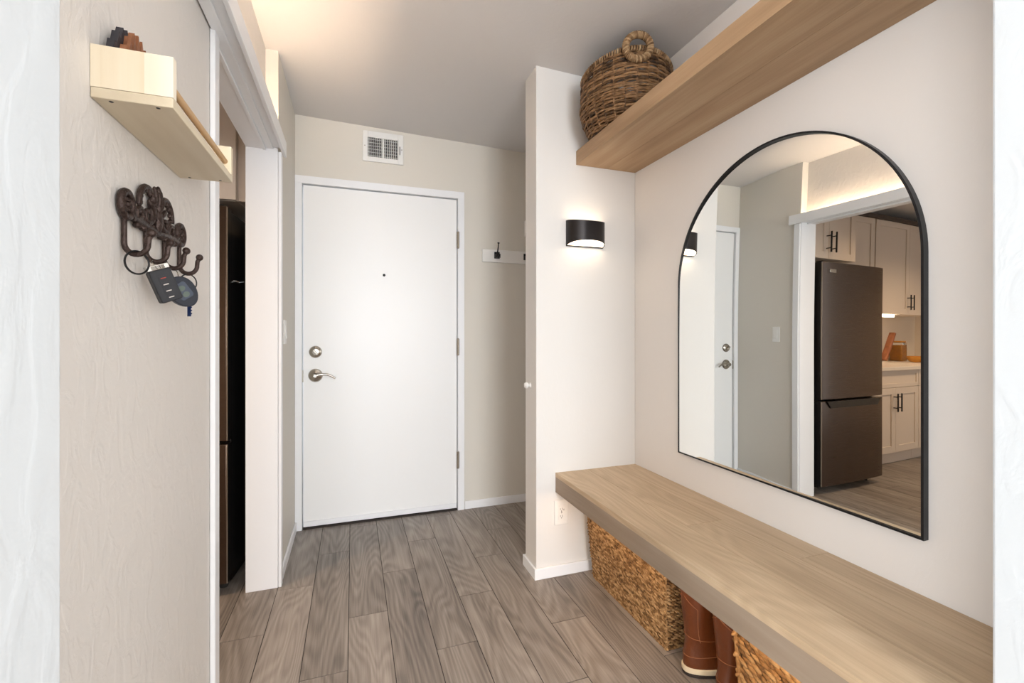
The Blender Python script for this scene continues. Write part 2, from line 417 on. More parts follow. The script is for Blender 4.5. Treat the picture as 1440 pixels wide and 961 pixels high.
# baseboards
def base(name, *bx):
    m_ = MB()
    for q in bx: m_.box(*q)
    struct(m_.build(name, M['trim'], bevel=0.002))
BH, BT = 0.052, 0.011
base('baseboard_back', (DX1+.052, 1.34, YD-BT, YD-.0005, 0, BH))
base('baseboard_left', (XL+.0005, XL+BT, 2.343, YD-.012, 0, BH))
base('baseboard_sconce', (XS-BT, XM-.013, YS-BT, YS-.0005, 0, BH), (XS-BT, XS-.0005, YS-.0005, YS+.14+BT, 0, BH), (XS-.0005, XM-.013, YS+.1405, YS+.14+BT, 0, BH))
base('baseboard_right', (XM-BT, XM-.0005, YN+.001, YS-.0005, 0, BH))
base('baseboard_entry', (XA+.0005, XA+BT, YN+.001, 1.454, 0, BH))

# ------------------------------------------------------------------ front door
fr = MB()
cw = 0.047
fr.box(XL+.001, DX0-.0055, YD-.014, YD-.0005, 0, DZ+.0055); fr.box(DX1+.0055, DX1+cw, YD-.014, YD-.0005, 0, DZ+.0055)
fr.box(XL+.001, DX1+cw, YD-.014, YD-.0005, DZ+.006, DZ+.05)
fr.box(DX0-.0052, DX0-.0048, YD-.0005, YD+.10, 0, DZ); fr.box(DX1+.0048, DX1+.0052, YD-.0005, YD+.10, 0, DZ); fr.box(DX0-.0052, DX1+.0052, YD-.0005, YD+.10, DZ+.0048, DZ+.0052)
struct(fr.build('trim_6', M['trim'], bevel=0.002))
d = MB(); d.box(DX0, DX1, YD+.003, YD+.046, 0.012, DZ)
door = struct(d.build('door_1', M['door'], bevel=0.0015, smooth=False))
q = MB(); q.box(DX0+.002, DX1-.002, YD-.004, YD+.003, 0.014, 0.045); s_ = q.build('door_sweep', M['trim'], door, bevel=0.001)
q = MB(); q.box(DX0, DX1, YD-.01, YD+.11, 0.0005, 0.009); struct(q.build('trim_7', M['outsole']))
# hardware
q = MB(); q.lathe([(0.012, 0), (0.035, 0), (0.036, -.004), (0.032, -.010), (0.019, -.015), (0.018, -.020), (0.006, -.021)], (-.209, YD+.003, 1.048), 'Y', 32)
db = q.build('deadbolt', M['nickel'], door)
q = MB(); q.obox((-.209, YD-.026, 1.048), (.006*.7, 0, .006*.7), (0, .009, 0), (-.016*.7, 0, .016*.7)); q.build('thumb_turn', M['nickel'], db, bevel=0.003)
q = MB(); q.lathe([(0.012, 0), (0.039, 0), (0.040, -.004), (0.035, -.011), (0.020, -.016), (0.014, -.019), (0.013, -.045), (0.010, -.048)], (-.209, YD+.003, .908), 'Y', 32)
dh = q.build('door_handle', M['nickel'], door)
q = MB(); pts = []; rr = []
for i in range(17):
    a = i/16; pts.append((-.215+.118*a, YD-.040+.004*math.sin(a*PI), .906+.010*math.sin(a*PI*1.05)-.014*max(0, a-.6)**1.2*3)); rr.append(.0085-.003*a)
q.tube(pts, rr, 10, flat=0.75); q.build('lever', M['nickel'], dh)
q = MB(); q.lathe([(.003, 0), (.0085, 0), (.0075, -.004), (.003, -.005)], (.185, YD+.003, 1.522), 'Y', 16); q.build('peephole', M['slot'], door)
for zz in (1.77, 1.07, 0.33):
    q = MB(); q.lathe([(.004, -.056), (.0085, -.053), (.0085, -.047), (.0075, -.0465), (.0085, -.046), (.0085, .046), (.0075, .0465), (.0085, .047), (.0085, .053), (.004, .056)], (DX1+.005, YD-.014, zz), 'Z', 12)
    q.box(DX1+.002, DX1+.004, YD-.004, YD+.004, zz-.044, zz+.044)
    q.build('hinge', M['hinge'], door)
q = MB(); q.box(DX0-.0045, DX0+.001, YD-.0035, YD+.0028, .87, .94); q.build('latch_plate', M['nickel'], door)

# ------------------------------------------------------------------ vent
vx0, vx1, vz0, vz1 = .058, .301, 2.218, 2.405
vt = thing('air_vent', 'white metal air register high on the wall above the front door', 'vent', ((vx0+vx1)/2, YD-.0006, vz0))
q = At(vt); y0, y1 = YD-.012, YD-.001
ix0, ix1, iz0, iz1 = vx0+.030, vx1-.032, vz0+.030, vz1-.038
q.box(vx0, ix0, y0, y1, vz0, vz1); q.box(ix1, vx1, y0, y1, vz0, vz1); q.box(ix0, ix1, y0, y1, vz0, iz0); q.box(ix0, ix1, y0, y1, iz1, vz1)
xm_ = (ix0+ix1)/2; q.box(xm_-.006, xm_+.006, y0, y1, iz0, iz1); q.build('frame', M['plastic'], bevel=0.002)
q = At(vt); q.box(ix0, ix1, y1-.001, y1, iz0, iz1); q.build('backing', M['void'])
for half in (0, 1):
    a0, a1 = (ix0, xm_-.006) if half == 0 else (xm_+.006, ix1)
    n_ = 7
    for i in range(n_):
        xx = a0+(i+.55)*(a1-a0)/n_; q = At(vt); sgn = 1 if half == 0 else -1
        q.obox((xx, YD-.0065, (iz0+iz1)/2), (.0009, 0, 0), (.0015*sgn, .0045, 0), (0, 0, (iz1-iz0)/2)); q.build('louver', M['plastic'])
for i in range(6):
    zz = iz0+(i+.5)*(iz1-iz0)/6; q = At(vt); q.box(ix0, ix1, YD-.0026, YD-.0016, zz-.0012, zz+.0012); q.build('rear_louver', M['plastic'])
q = At(vt); q.box(ix1+.008, ix1+.012, YD-.018, YD-.012, vz0+.06, vz0+.11); q.build('damper_lever', M['slot'])
for xx in (vx0+.012, vx1-.010):
    q = At(vt); q.lathe([(.001, 0), (.0035, 0), (.0025, -.002)], (xx, YD-.012, (vz0+vz1)/2), 'Y', 10); q.build('screw', M['nickel'])

# ------------------------------------------------------------------ coat rail on the door wall
cr_ = thing('coat_rack', 'white coat rail with black hooks on the wall right of the front door', 'coat rack', (1.07, YD-.0006, 1.635))
q = At(cr_); q.box(.815, 1.335, YD-.018, YD-.001, 1.637, 1.722); q.build('rail', M['plastic'], bevel=0.003)
for hx in (.915, 1.125, 1.30):
    q = At(cr_); q.box(hx-.019, hx+.019, YD-.024, YD-.0185, 1.662, 1.706); q.box(hx-.014, hx+.016, YD-.05, YD-.024, 1.664, 1.690)
    q.tube([(hx, YD-.024, 1.688), (hx, YD-.035, 1.705), (hx+.001, YD-.046, 1.735), (hx+.001, YD-.052, 1.758)], [.0055, .005, .004, .004], 8)
    q.ell((hx+.001, YD-.053, 1.761), (.0085, 0, 0), (0, .007, 0), (0, 0, .005), 10, 6)
    q.ell((hx, YD-.054, 1.668), (.009, 0, 0), (0, .009, 0), (0, 0, .009), 10, 6)
    q.build('hook', M['black'], bevel=0.0015)
q = MB(); q.box(0, .11, -.028, 0, 0, .11)
cb = q.build('wall_box', M['plastic'], bevel=0.004, loc=(1.118, YD-.0006, 1.825)); tag(cb, 'small white box on the wall above the coat rail, mostly behind the sconce wall', 'wall box')

# knob on the end of the sconce wall
kn = thing('door_stop', 'small round white door bumper on the end face of the sconce wall', 'door stop', (XS-.0006, 2.055, .905))
q = At(kn); q.lathe([(.004, 0), (.013, 0), (.012, -.004), (.006, -.007)], (XS-.0006, 2.055, .905), 'X', 16); q.build('base', M['plastic'])
q = At(kn); q.lathe([(.005, -.006), (.009, -.009), (.0155, -.016), (.0165, -.022), (.012, -.028), (.004, -.030)], (XS-.0006, 2.055, .905), 'X', 20); q.build('knob_cap', M['plastic'])

# ------------------------------------------------------------------ light switch
ls = thing('light_switch', 'white rocker light switch on the wall left of the front door', 'light switch', (XL+.0006, 2.49, 1.105))
q = At(ls); q.box(XL+.0006, XL+.007, 2.452, 2.528, 1.105, 1.222); q.build('cover_plate', M['plastic'], bevel=0.002)
q = At(ls); q.obox((XL+.009, 2.49, 1.1635), (.0022, 0, .001), (0, .016, 0), (-.002, 0, .032)); q.build('rocker', M['plastic'], bevel=0.001)

# ------------------------------------------------------------------ outlet
ol = thing('power_outlet', 'white power outlet on the sconce wall just under the bench', 'outlet', (.941, YS-.0006, .243))
q = At(ol); q.box(.9055, .9765, YS-.007, YS-.0006, .243, .360); q.build('cover_plate', M['plastic'], bevel=0.0025)
q = At(ol); q.box(.924, .958, YS-.0095, YS-.0072, .268, .335); q.build('receptacle', M['plastic'], bevel=0.001)
for zc in (.285, .318):
    q = At(ol); q.box(.934, .9355, YS-.0101, YS-.0096, zc-.004, zc+.004); q.box(.9445, .946, YS-.0101, YS-.0096, zc-.005, zc+.005); q.box(.9385, .942, YS-.0101, YS-.0096, zc-.011, zc-.0075)
    q.build('socket_slots', M['slot'])
q = At(ol); q.box(.9385, .9435, YS-.0105, YS-.0096, .2985, .3005); q.box(.9385, .9435, YS-.0105, YS-.0096, .3035, .3055); q.box(.9515, .9535, YS-.0105, YS-.0096, .31, .318); q.build('reset_buttons', M['slot'])

# ------------------------------------------------------------------ sconce
scx, sw, sd, sz0, sz1 = 1.067, .1, .074, 1.576, 1.700
sc = thing('wall_sconce', 'dark half-round up-and-down wall lamp glowing on the sconce wall', 'wall lamp', (scx, YS-.0006, sz0))
n_ = 28
def arc(r0, r1): return [(scx-r0*math.cos(PI*i/n_), YS-.004-r1*math.sin(PI*i/n_)**.85) for i in range(n_+1)]
oa, ia = arc(sw, sd), arc(sw-.004, sd-.004)
q = At(sc); 
lo = [sz0+.003+.019*math.sin(PI*i/n_)**.8 for i in range(n_+1)]; hi = [sz1-.010*math.sin(PI*i/n_) for i in range(n_+1)]
vs = [(*p, z) for p, z in zip(oa, lo)]+[(*p, z) for p, z in zip(oa, hi)]+[(*p, z) for p, z in zip(ia, lo)]+[(*p, z) for p, z in zip(ia, hi)]
K = n_+1; fs = []
for i in range(n_):
    fs += [(i, i+1, K+i+1, K+i), (2*K+i, 3*K+i, 3*K+i+1, 2*K+i+1), (i, 2*K+i, 2*K+i+1, i+1), (K+i, K+i+1, 3*K+i+1, 3*K+i)]
fs += [(0, K, 3*K, 2*K), (n_, 2*K+n_, 3*K+n_, K+n_)]
q.raw(vs, fs); q.build('shade', M['sconce'])
q = At(sc); q.box(scx-sw, scx+sw, YS-.010, YS-.0008, sz0, sz1); q.build('back_plate', M['sconce'], bevel=0.001)
for zz, nm, dz_ in ((sz0+.004, 'lower_diffuser', .019), (sz1-.012, 'upper_diffuser', -.010)):
    dd = arc(sw-.0045, sd-.0045); q = At(sc)
    q.prism([p for p in dd], lambda x, y: (x, min(y, YS-.0105), zz+dz_*(YS-y)/sd), lambda x, y: (x, min(y, YS-.0105), zz+.003+dz_*(YS-y)/sd)); q.build(nm, M['led_sconce'])
q = At(sc); q.lathe([(.001, 0), (.0035, 0), (.003, -.002)], (scx, YS-.010, sz0+.0022), 'Y', 10); q.build('screw', M['black'])

# ------------------------------------------------------------------ bench
BX, BZ1, BZ0 = .9125, .492, .400
YB0, YB1 = YN+.001, YS-.001
q = MB()
def bd(*a): q.off = random.uniform(1, 90); q.box(*a)
e = .0007
bd(BX, 1.084-e, YB0, YB1, BZ1-.02, BZ1)
bd(1.084+e, 1.237-e, 1.28+e, YB1, BZ1-.02, BZ1); bd(1.084+e, 1.237-e, YB0, 1.28-e, BZ1-.02, BZ1)
bd(1.237+e, XM-.001, .981+e, YB1, BZ1-.02, BZ1); bd(1.237+e, XM-.001, YB0, .981-e, BZ1-.02, BZ1)
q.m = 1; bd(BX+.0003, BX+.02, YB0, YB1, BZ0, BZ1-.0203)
q.m = 0; bd(BX+.02, XM-.001, YB0, YB1, BZ0+.002, BZ0+.02); bd(BX+.02, XM-.001, YB0, YB0+.02, BZ0+.02, BZ1-.02)
tag(q.build('floating_bench', [M['oak'], M['oak_front_shaded']], smooth=False, loc=(0, 0, 0)), 'long thick light oak floating bench under the arched mirror', 'bench')
led = MB(); led.box(.945, .955, YB0+.05, YB1-.09, BZ0-.0035, BZ0+.002)
tag(led.build('led_strip', M['led_bench']), 'warm glowing light strip under the front edge of the oak bench', 'light strip')
# shelf above
q = MB(); SX, SZ0, SZ1 = 1.0225, 1.974, 2.040
bd(SX, SX+.018, YB0, YB1, SZ0, SZ1)
bd(SX+.0184, 1.19-e, YB0, YB1, SZ0, SZ0+.02); bd(1.19+e, XM-.001, YB0, YB1, SZ0, SZ0+.02); bd(SX+.0184, XM-.001, YB0, YB1, SZ1-.02, SZ1)
bd(SX+.0184, XM-.001, YB0, YB0+.02, SZ0+.02, SZ1-.02)
tag(q.build('floating_shelf', M['oak_shelf'], smooth=False), 'long thick light oak floating shelf high above the arched mirror', 'shelf')

# ------------------------------------------------------------------ mirror
MY0, MY1, MZ0 = .729, 1.634, .637
mr_ = (MY1-MY0)/2; myc = (MY0+MY1)/2; MZT = 1.810; mzs = MZT-mr_
XF = 1.342
mi = thing('arched_mirror', 'large arched wall mirror with a thin black frame above the bench', 'mirror', (XM-.001, myc, MZ0))
def half(z, r): 
    return r if z <= mzs else math.sqrt(max(0, r*r-(z-mzs)**2))
gr = mr_-.004; q = At(mi); rows = []
zs = [MZ0+.004+(mzs-MZ0-.004)*i/24 for i in range(24)]+[mzs+gr*math.sin(PI/2*i/40) for i in range(41)]
nc = 40; vs = []
def warp(y):
    # the sheet is not perfectly flat: slight bow towards its near side
    def slope(u):
        if u > 1.28: return 0.0
        if u > 1.10: f = (1.28-u)/.18; return .017*f*f*(3-2*f)
        return max(.003, .017-.013*(1.10-u)/.28)
    n = 60; t = 0.0
    for i in range(n): u = 1.28-(i+.5)/n*(1.28-y); t += slope(u)
    return max(0, t*(1.28-y)/n) if y < 1.28 else 0.0
for z in zs:
    h = max(half(z, gr), 1e-5); xo = XF-.0025+.016*max(0, z-1.05)**2
    for j in range(nc+1): yy = myc-h+2*h*j/nc; vs.append((xo+warp(yy), yy, z))
fs = [(i*(nc+1)+j, i*(nc+1)+j+1, (i+1)*(nc+1)+j+1, (i+1)*(nc+1)+j) for i in range(len(zs)-1) for j in range(nc)]
q.raw(vs, fs); q.build('glass', M['mirror'], angle=180)
def outline(r, zb): 
    return [(myc-r, zb)]+[(myc-r*math.cos(PI*i/64), mzs+r*math.sin(PI*i/64)) for i in range(65)]+[(myc+r, zb)]
o_, i_ = outline(mr_, MZ0), outline(mr_-.006, MZ0+.0055); n_ = len(o_); q = At(mi)
vs = [(XF-.004, a, b_) for a, b_ in o_]+[(XF-.004, a, b_) for a, b_ in i_]+[(XM-.001, a, b_) for a, b_ in o_]+[(XM-.001, a, b_) for a, b_ in i_]
fs = []
for i in range(n_):
    j = (i+1) % n_; fs += [(i, j, n_+j, n_+i), (i, 2*n_+i, 2*n_+j, j), (n_+i, n_+j, 3*n_+j, 3*n_+i), (2*n_+i, 3*n_+i, 3*n_+j, 2*n_+j)]
q.raw(vs, fs); q.build('frame', M['frame_black'])

# ------------------------------------------------------------------ storage baskets under the bench
def box_basket(name, label, y0, y1, x0, x1, h, flare, rowh, seg, thick, mat, tilt, group=None):
    cx, cy = (x0+x1)/2, (y0+y1)/2
    th = thing(name, label, 'basket', (cx, cy, 0.0), 0, group)
    q = At(th)
    def corner(z):
        k = flare*z/h
        return [(x0-k, y0-k), (x0-k, y1+k), (x1+min(k, .008), y1+k), (x1+min(k, .008), y0-k)]
    t_ = .008
    c0 = corner(.004); c1 = corner(h-.004)
    ins = lambda c, d_: [(c[0][0]+d_, c[0][1]+d_), (c[1][0]+d_, c[1][1]-d_), (c[2][0]-d_, c[2][1]-d_), (c[3][0]-d_, c[3][1]+d_)]
    a, b_, c2, d2 = ins(c0, thick*.6), ins(c1, thick*.6), ins(c1, thick*.6+t_), ins(c0, thick*.6+t_)
    vs = [(*p, .004) for p in a]+[(*p, h-.004) for p in b_]+[(*p, h-.004) for p in c2]+[(*p, .012) for p in d2]
    fs = [(0, 1, 2, 3)]
    for k in range(4):
        l = (k+1) % 4; fs += [(k, l, 4+l, 4+k), (4+k, 4+l, 8+l, 8+k), (8+k, 8+l, 12+l, 12+k)]
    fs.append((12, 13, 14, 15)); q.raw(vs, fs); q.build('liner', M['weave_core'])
    q = At(th); nr = int(h/rowh)
    for r in range(nr):
        z = (r+.5)*h/nr; cs = corner(z)
        for k in range(4):
            p, p2 = Vector((*cs[k], z)), Vector((*cs[(k+1) % 4], z)); Ln = (p2-p).length; dr = (p2-p)/Ln
            nrm = Vector((dr.y, -dr.x, 0)) if False else Vector((-dr.y, dr.x, 0))
            ns = int(Ln/seg); ph = (r % 2)*.5
            for i in range(-1, ns+1):
                u = (i+.5+ph+random.uniform(-.12, .12))/ns*Ln
                if u < 0 or u > Ln: continue
                q.off = random.uniform(1, 99); sl = tilt*(1 if r % 2 == 0 else .75)*random.uniform(.7, 1.25)
                cpos = p+dr*u+nrm*random.uniform(-.0008, .0012)
                A = (dr*math.cos(sl)+Vector((0, 0, 1))*math.sin(sl))*seg*.62
                B = (Vector((0, 0, 1))*math.cos(sl)-dr*math.sin(sl))*h/nr*.62*random.uniform(.85, 1.15)
                q.ell(cpos, B, nrm*thick, A, 6, 6)
    # corner bindings and rim
    q.build('weave', mat, angle=180)
    q = At(th); q.off = 5
    for k in range(4): q.tube([(*corner(.004)[k], .004), (*corner(h)[k], h)], rowh*.55, 6)
    for z in (.006, h-.004):
        cs = corner(z); nn = 60
        pts = []
        for k in range(4):
            p, p2 = Vector((*cs[k], z)), Vector((*cs[(k+1) % 4], z))
            for i in range(14): pts.append(p.lerp(p2, i/14)+Vector((0, 0, .0015*math.sin(i*2.4))))
        q.tube(pts, rowh*.7, 6, closed=True)
    q.build('rim', mat)
    return th
box_basket('storage_basket', 'tan seagrass basket under the far end of the bench, beside the sconce wall', 1.375, 1.905, 1.078, 1.335, .362, .027, .0064, .017, .0034, M['hyacinth'], .30)
box_basket('storage_basket', 'chunky woven leaf basket under the near end of the bench, right of the boots', .60, 1.02, 1.072, 1.33, .360, .022, .0140, .032, .0060, M['banana'], .26)

# ------------------------------------------------------------------ boots
def boot(loc, rz, label, mirror_):
    th = thing('boot', label, 'boot', loc, rz, 'pair of boots under the bench')
    secs = [(.018, -.040, .236, .046), (.030, -.043, .240, .050), (.045, -.044, .240, .0505), (.062, -.043, .232, .050), (.078, -.040, .208, .048),
            (.094, -.037, .172, .046), (.110, -.034, .135, .044), (.128, -.034, .104, .043), (.150, -.036, .086, .0435), (.18, -.039, .080, .046),
            (.22, -.043, .082, .050), (.26, -.046, .085, .053), (.30, -.049, .088, .055), (.318, -.050, .089, .056)]
    n = 32
    def ring(z, a, b_, w_, gx=0):
        out = []
        for k in range(n):
            t_ = 2*PI*k/n; cx_, r_ = (a+b_)/2, (b_-a)/2+gx
            ct, st = math.cos(t_), math.sin(t_)
            e_ = .85; x = cx_+r_*math.copysign(abs(ct)**e_, ct); y = (w_+gx)*math.copysign(abs(st)**e_, st)
            if x > .1: y *= 1-.16*((x-.1)/.14)
            elif z < .1: y *= .90+.10*max(0, min(1, (x+.04)/.08))
            out.append((x, y, z))
        return out
    q = MB(); vs = []
    for s_ in secs: vs += ring(*s_)
    z, a, b_, w_ = secs[-1]; vs += ring(z, a, b_, w_, -.004); vs += ring(.20, -.037, .078, .045, -.004)
    N_ = len(secs)+2
    fs = [(i*n+k, i*n+(k+1) % n, (i+1)*n+(k+1) % n, (i+1)*n+k) for i in range(N_-1) for k in range(n)]
    fs += [tuple(range(n))[::-1], tuple((N_-1)*n+k for k in range(n))]
    q.raw(vs, fs); q.build('upper', M['leather'], th, angle=180)
    for nm, za, zb, g, mt in (('welt', .012, .030, .006, M['welt']), ('outsole', 0, .0125, .004, M['outsole'])):
        q = MB(); a_, b2 = ring(za, -.042, .238, .048, g), ring(zb, -.042, .238, .048, g)
        q.raw(a_+b2, [tuple(range(n))[::-1], tuple(n+k for k in range(n))]+[(k, (k+1) % n, n+(k+1) % n, n+k) for k in range(n)]); q.build(nm, mt, th, bevel=.003)
    # stitched seams sampled on the upper
    def surf(t_, z):
        for s0, s1 in zip(secs, secs[1:]):
            if s0[0] <= z <= s1[0]:
                f = (z-s0[0])/(s1[0]-s0[0]); s_ = [s0[i]*(1-f)+s1[i]*f for i in range(4)]; break
        cx_, r_ = (s_[1]+s_[2])/2, (s_[2]-s_[1])/2+.0006; ct, st = math.cos(t_), math.sin(t_)
        x = cx_+r_*math.copysign(abs(ct)**.85, ct); y = (s_[3]+.0006)*math.copysign(abs(st)**.85, st)
        if x > .1: y *= 1-.16*((x-.1)/.14)
        elif z < .1: y *= .90+.10*max(0, min(1, (x+.04)/.08))
        return (x, y, z)
    q = MB()
    q.tube([surf(PI*.35+PI*1.3*i/40, .118+.012*math.sin(PI*i/40)) for i in range(41)], .0013, 5)
    q.tube([surf(PI*.35+PI*1.3*i/40, .078-.012*math.sin(PI*i/40)) for i in range(41)], .0012, 5)
    for sg in (1, -1):
        q.tube([surf(sg*(PI-.95*(1 if z < .235 else 1-(z-.235)/.03*.9)), z) for z in [.12+.145*i/30 for i in range(31)]], .0013, 5)
    q.build('stitching', M['stitch'], th)
    q = MB(); q.tube([(-.046, 0, .285), (-.060, 0, .300), (-.063, 0, .325), (-.056, 0, .338), (-.047, 0, .330), (-.044, 0, .30)], .009, 8, flat=.22, up=(0, 1, 0)); q.build('pull_loop', M['leather'], th)
    q = MB(); q.tube([surf(2*PI*i/40, .314) for i in range(40)], .003, 6, closed=True); q.build('collar', M['leather'], th)
    return th
boot((1.106, 1.262, 0), math.radians(-6), 'chestnut leather pull-on boot with cream welt, beside the seagrass basket', 0)
boot((1.122, 1.130, 0), math.radians(4), 'chestnut leather pull-on boot with cream welt, beside the chunky leaf basket', 0)

# ------------------------------------------------------------------ willow basket on the shelf
bcx, bcy, bz = 1.166, 1.775, SZ1+.001
wb = thing('wicker_basket', 'round dark wicker basket with ring handles on the high oak shelf', 'basket', (bcx, bcy, bz))
BHt = .272
def brad(z):
    f = z/BHt; return (.152+.042*math.sin(min(1, f*2.2)*PI/2)-.006*max(0, f-.75)/.25)
def rimz(th_): return BHt+.012*math.cos(2*(th_-math.radians(250)))
nst = 26; q = At(wb); nrow = 40
for r in range(nrow):
    f = (r+.5)/nrow; q.off = random.uniform(1, 90); pts = []; NS = nst*5
    for i in range(NS):
        th_ = 2*PI*i/NS; z = f*(rimz(th_)-.012); rad = brad(z)+.0038*math.sin(nst/2*th_+PI*(r % 2))*1.0+.0008*math.sin(7*th_+r)
        z += .0022*math.sin(5*th_+r*1.7)
        pts.append((bcx+rad*math.cos(th_), bcy+rad*1.04*math.sin(th_), bz+.006+z))
    q.tube(pts, [.0050+.0012*math.sin(i*.31+r) for i in range(NS)], 6, closed=True)
q.build('woven_sides', M['willow'], angle=180)
q = At(wb)
for k in range(nst):
    th_ = 2*PI*k/nst; q.off = 3+k
    q.tube([(bcx+(brad(z)+.0005)*math.cos(th_), bcy+(brad(z)+.0005)*1.04*math.sin(th_), bz+.004+z) for z in [rimz(th_)*i/12 for i in range(13)]], .0042, 6)
q.build('stakes', M['willow'], angle=180)
q = At(wb); q.off = 4; q.lathe([(.01, 0), (.150, 0), (.152, .008), (.01, .008)], (bcx, bcy, bz), 'Z', 40); q.build('bottom', M['willow'])
q = At(wb)
for k in range(3):
    for sgn in (1, -1):
        q.off = 40+k*2+sgn; pts = [(bcx+(brad(.12)+.0085)*math.cos(a), bcy+(brad(.12)+.0085)*1.04*math.sin(a), bz+.13+sgn*.003*math.sin(13*a+k)) for a in [2*PI*i/120 for i in range(120)]]
        if k == 0: q.tube(pts, .0032, 6, closed=True)
q.build('waist_band', M['willow_rim'], angle=180)
q = At(wb); nw = 110
for i in range(nw):
    a = 2*PI*i/nw; q.off = random.uniform(1, 90); rr = brad(BHt); z = rimz(a)
    ctr = Vector((bcx+rr*math.cos(a), bcy+rr*1.04*math.sin(a), bz+z)); tan = Vector((-math.sin(a), 1.04*math.cos(a), 0)).normalized(); out = Vector((math.cos(a), math.sin(a), 0))
    q.tube([ctr+tan*.003*math.cos(b2)+(out*math.cos(b2)+Vector((0, 0, 1))*math.sin(b2))*.0095 for b2 in [2*PI*j/8 for j in range(8)]], .0048, 5, closed=True)
q.build('rim', M['willow_rim'], angle=180)
for ha in (math.radians(250), math.radians(70)):
    q = At(wb); out = Vector((math.cos(ha), math.sin(ha), 0)); tan = Vector((-math.sin(ha), math.cos(ha), 0)); up = Vector((0, 0, 1))
    hc = Vector((bcx, bcy, bz+BHt+.006))+out*(brad(BHt)+.019)*1.03; R0 = .050
    for i in range(44):
        a = 2*PI*i/44; q.off = random.uniform(1, 90)
        rd = tan*math.cos(a)+up*math.sin(a); tg = -tan*math.sin(a)+up*math.cos(a); ctr = hc+rd*R0
        q.tube([ctr+tg*.0035*math.cos(b2)+(rd*math.cos(b2)+out*math.sin(b2))*.0115 for b2 in [2*PI*j/8 for j in range(8)]], .0046, 5, closed=True)
    q.off = 7; q.tube([hc+(tan*math.cos(a)+up*math.sin(a))*R0 for a in [2*PI*i/40 for i in range(40)]], .0118, 8, closed=True)
    q.build('handle', M['willow_rim'], angle=180)

# ------------------------------------------------------------------ small pine rack on the left wall
PY0, PY1, PX, PZ0 = .852, 1.228, -.2665, 1.507
XW = XA+.0008
pr = thing('wall_rack', 'small pale pine rack with a dowel rail on the left wall above the key hooks', 'rack', (XW, (PY0+PY1)/2, PZ0))
q = At(pr); q.off = 3.3; q.box(XW, PX, PY0, PY1, PZ0, PZ0+.016); q.build('bottom_board', M['pine'], bevel=0.0012)
for i, (a, b_) in enumerate(((PY0, PY0+.014), (PY1-.014, PY1))):
    q = At(pr); q.off = 11.7+i*5
    q.box(XW, XW+.012, a, b_, PZ0+.0163, PZ0+.080); q.off = 22.1+i; q.box(XW+.012, XW+.067, a, b_, PZ0+.0163, PZ0+.080); q.off = 31.4+i; q.box(XW+.067, PX, a, b_, PZ0+.0163, PZ0+.080)
    q.build('end_panel', M['pine_z'], smooth=False)
q = At(pr); q.off = 2.2; q.tube([(PX-.013, PY0+.006, PZ0+.045), (PX-.013, PY1-.008, PZ0+.045)], .0062, 14); q.build('dowel_rail', M['dowel'])
for a, b_ in ((XW+.022, PY0+.009), (XW+.082, PY0+.009), (XW+.022, PY1-.011), (XW+.082, PY1-.011)):
    q = At(pr); q.lathe([(.001, 0), (.0032, 0), (.0022, -.0006)], (a, b_, PZ0), 'Z', 10); q.build('screw', M['slot'])

# carved crown shaped ornament standing in the rack
cv = thing('wood_ornament', 'spiky carved brown and charcoal wooden ornament standing in the pine rack', 'ornament', (XW+.022, .905, PZ0+.0165))
def crown(y0, y1, zb, zt, nsp, amp):
    cy = (y0+y1)/2; hw = (y1-y0)/2; P = [(y0+.006, zb)]; 
    P.append((y0, zb+(zt-zb)*.45))
    for i in range(nsp):
        for j, k in ((0, .0), (1, 1.0)):
            f = (i+j*.55)/nsp; yy = y0+(y1-y0)*f; zz = zb+(zt-zb)*(.45+.55*math.sin(PI*(.08+.84*f)))
            P.append((yy, zz-(amp if j == 0 else 0)))
    P.append((y1, zb+(zt-zb)*.45)); P.append((y1-.006, zb)); return P
q = At(cv); q.prism(crown(.870, .968, PZ0+.0165, 1.653, 7, .015), lambda a, b_: (XW+.010, a, b_), lambda a, b_: (XW+.020, a, b_)); q.build('back_layer', M['carve_dark'], smooth=False)
q = At(cv); q.prism(crown(.886, .984, PZ0+.0165, 1.656, 7, .020), lambda a, b_: (XW+.0203, a, b_), lambda a, b_: (XW+.029, a, b_))
q.off = 5
for i in range(6):
    yy = .893+i*.0138; zt = 1.620+.030*math.sin(PI*(i+.8)/6.5)
    q.prism([(yy, PZ0+.03), (yy+.010, PZ0+.03), (yy+.011, zt-.02), (yy+.0055, zt), (yy, zt-.02)], lambda a, b_: (XW+.0292, a, b_), lambda a, b_: (XW+.033, a, b_))
q.build('front_leaves', M['carve_brown'], smooth=False)

# ------------------------------------------------------------------ cast iron key rack
kr = thing('key_rack', 'ornate brown cast iron rack of four hooks on the left wall', 'key rack', (XW, 1.07, 1.35))
HY = [.944, 1.030, 1.118, 1.204]
ZM = 1.372
def sc_pts(cy, cz, r0, r1, a0, a1, n=24, x=XW+.008):
    return [(x, cy+(r0+(r1-r0)*i/n)*math.cos(a0+(a1-a0)*i/n), cz+(r0+(r1-r0)*i/n)*math.sin(a0+(a1-a0)*i/n)*1.05) for i in range(n+1)]
q = At(kr)
for cy in (HY[0]+.003, HY[3]-.001):                                    # end medallions: ring + rosette
    q.tube(sc_pts(cy, ZM, .0205, .0205, 0, 2*PI, 28)[:-1], .0062, 8, closed=True)
    for k in range(6):
        a = k*PI/3; q.ell((XW+.007, cy+.009*math.cos(a), ZM+.009*math.sin(a)), (.006, 0, 0), (0, .0055, 0), (0, 0, .0055), 8, 6)
    q.ell((XW+.010, cy, ZM), (.006, 0, 0), (0, .006, 0), (0, 0, .006), 8, 6)
mid = (HY[0]+HY[3])/2
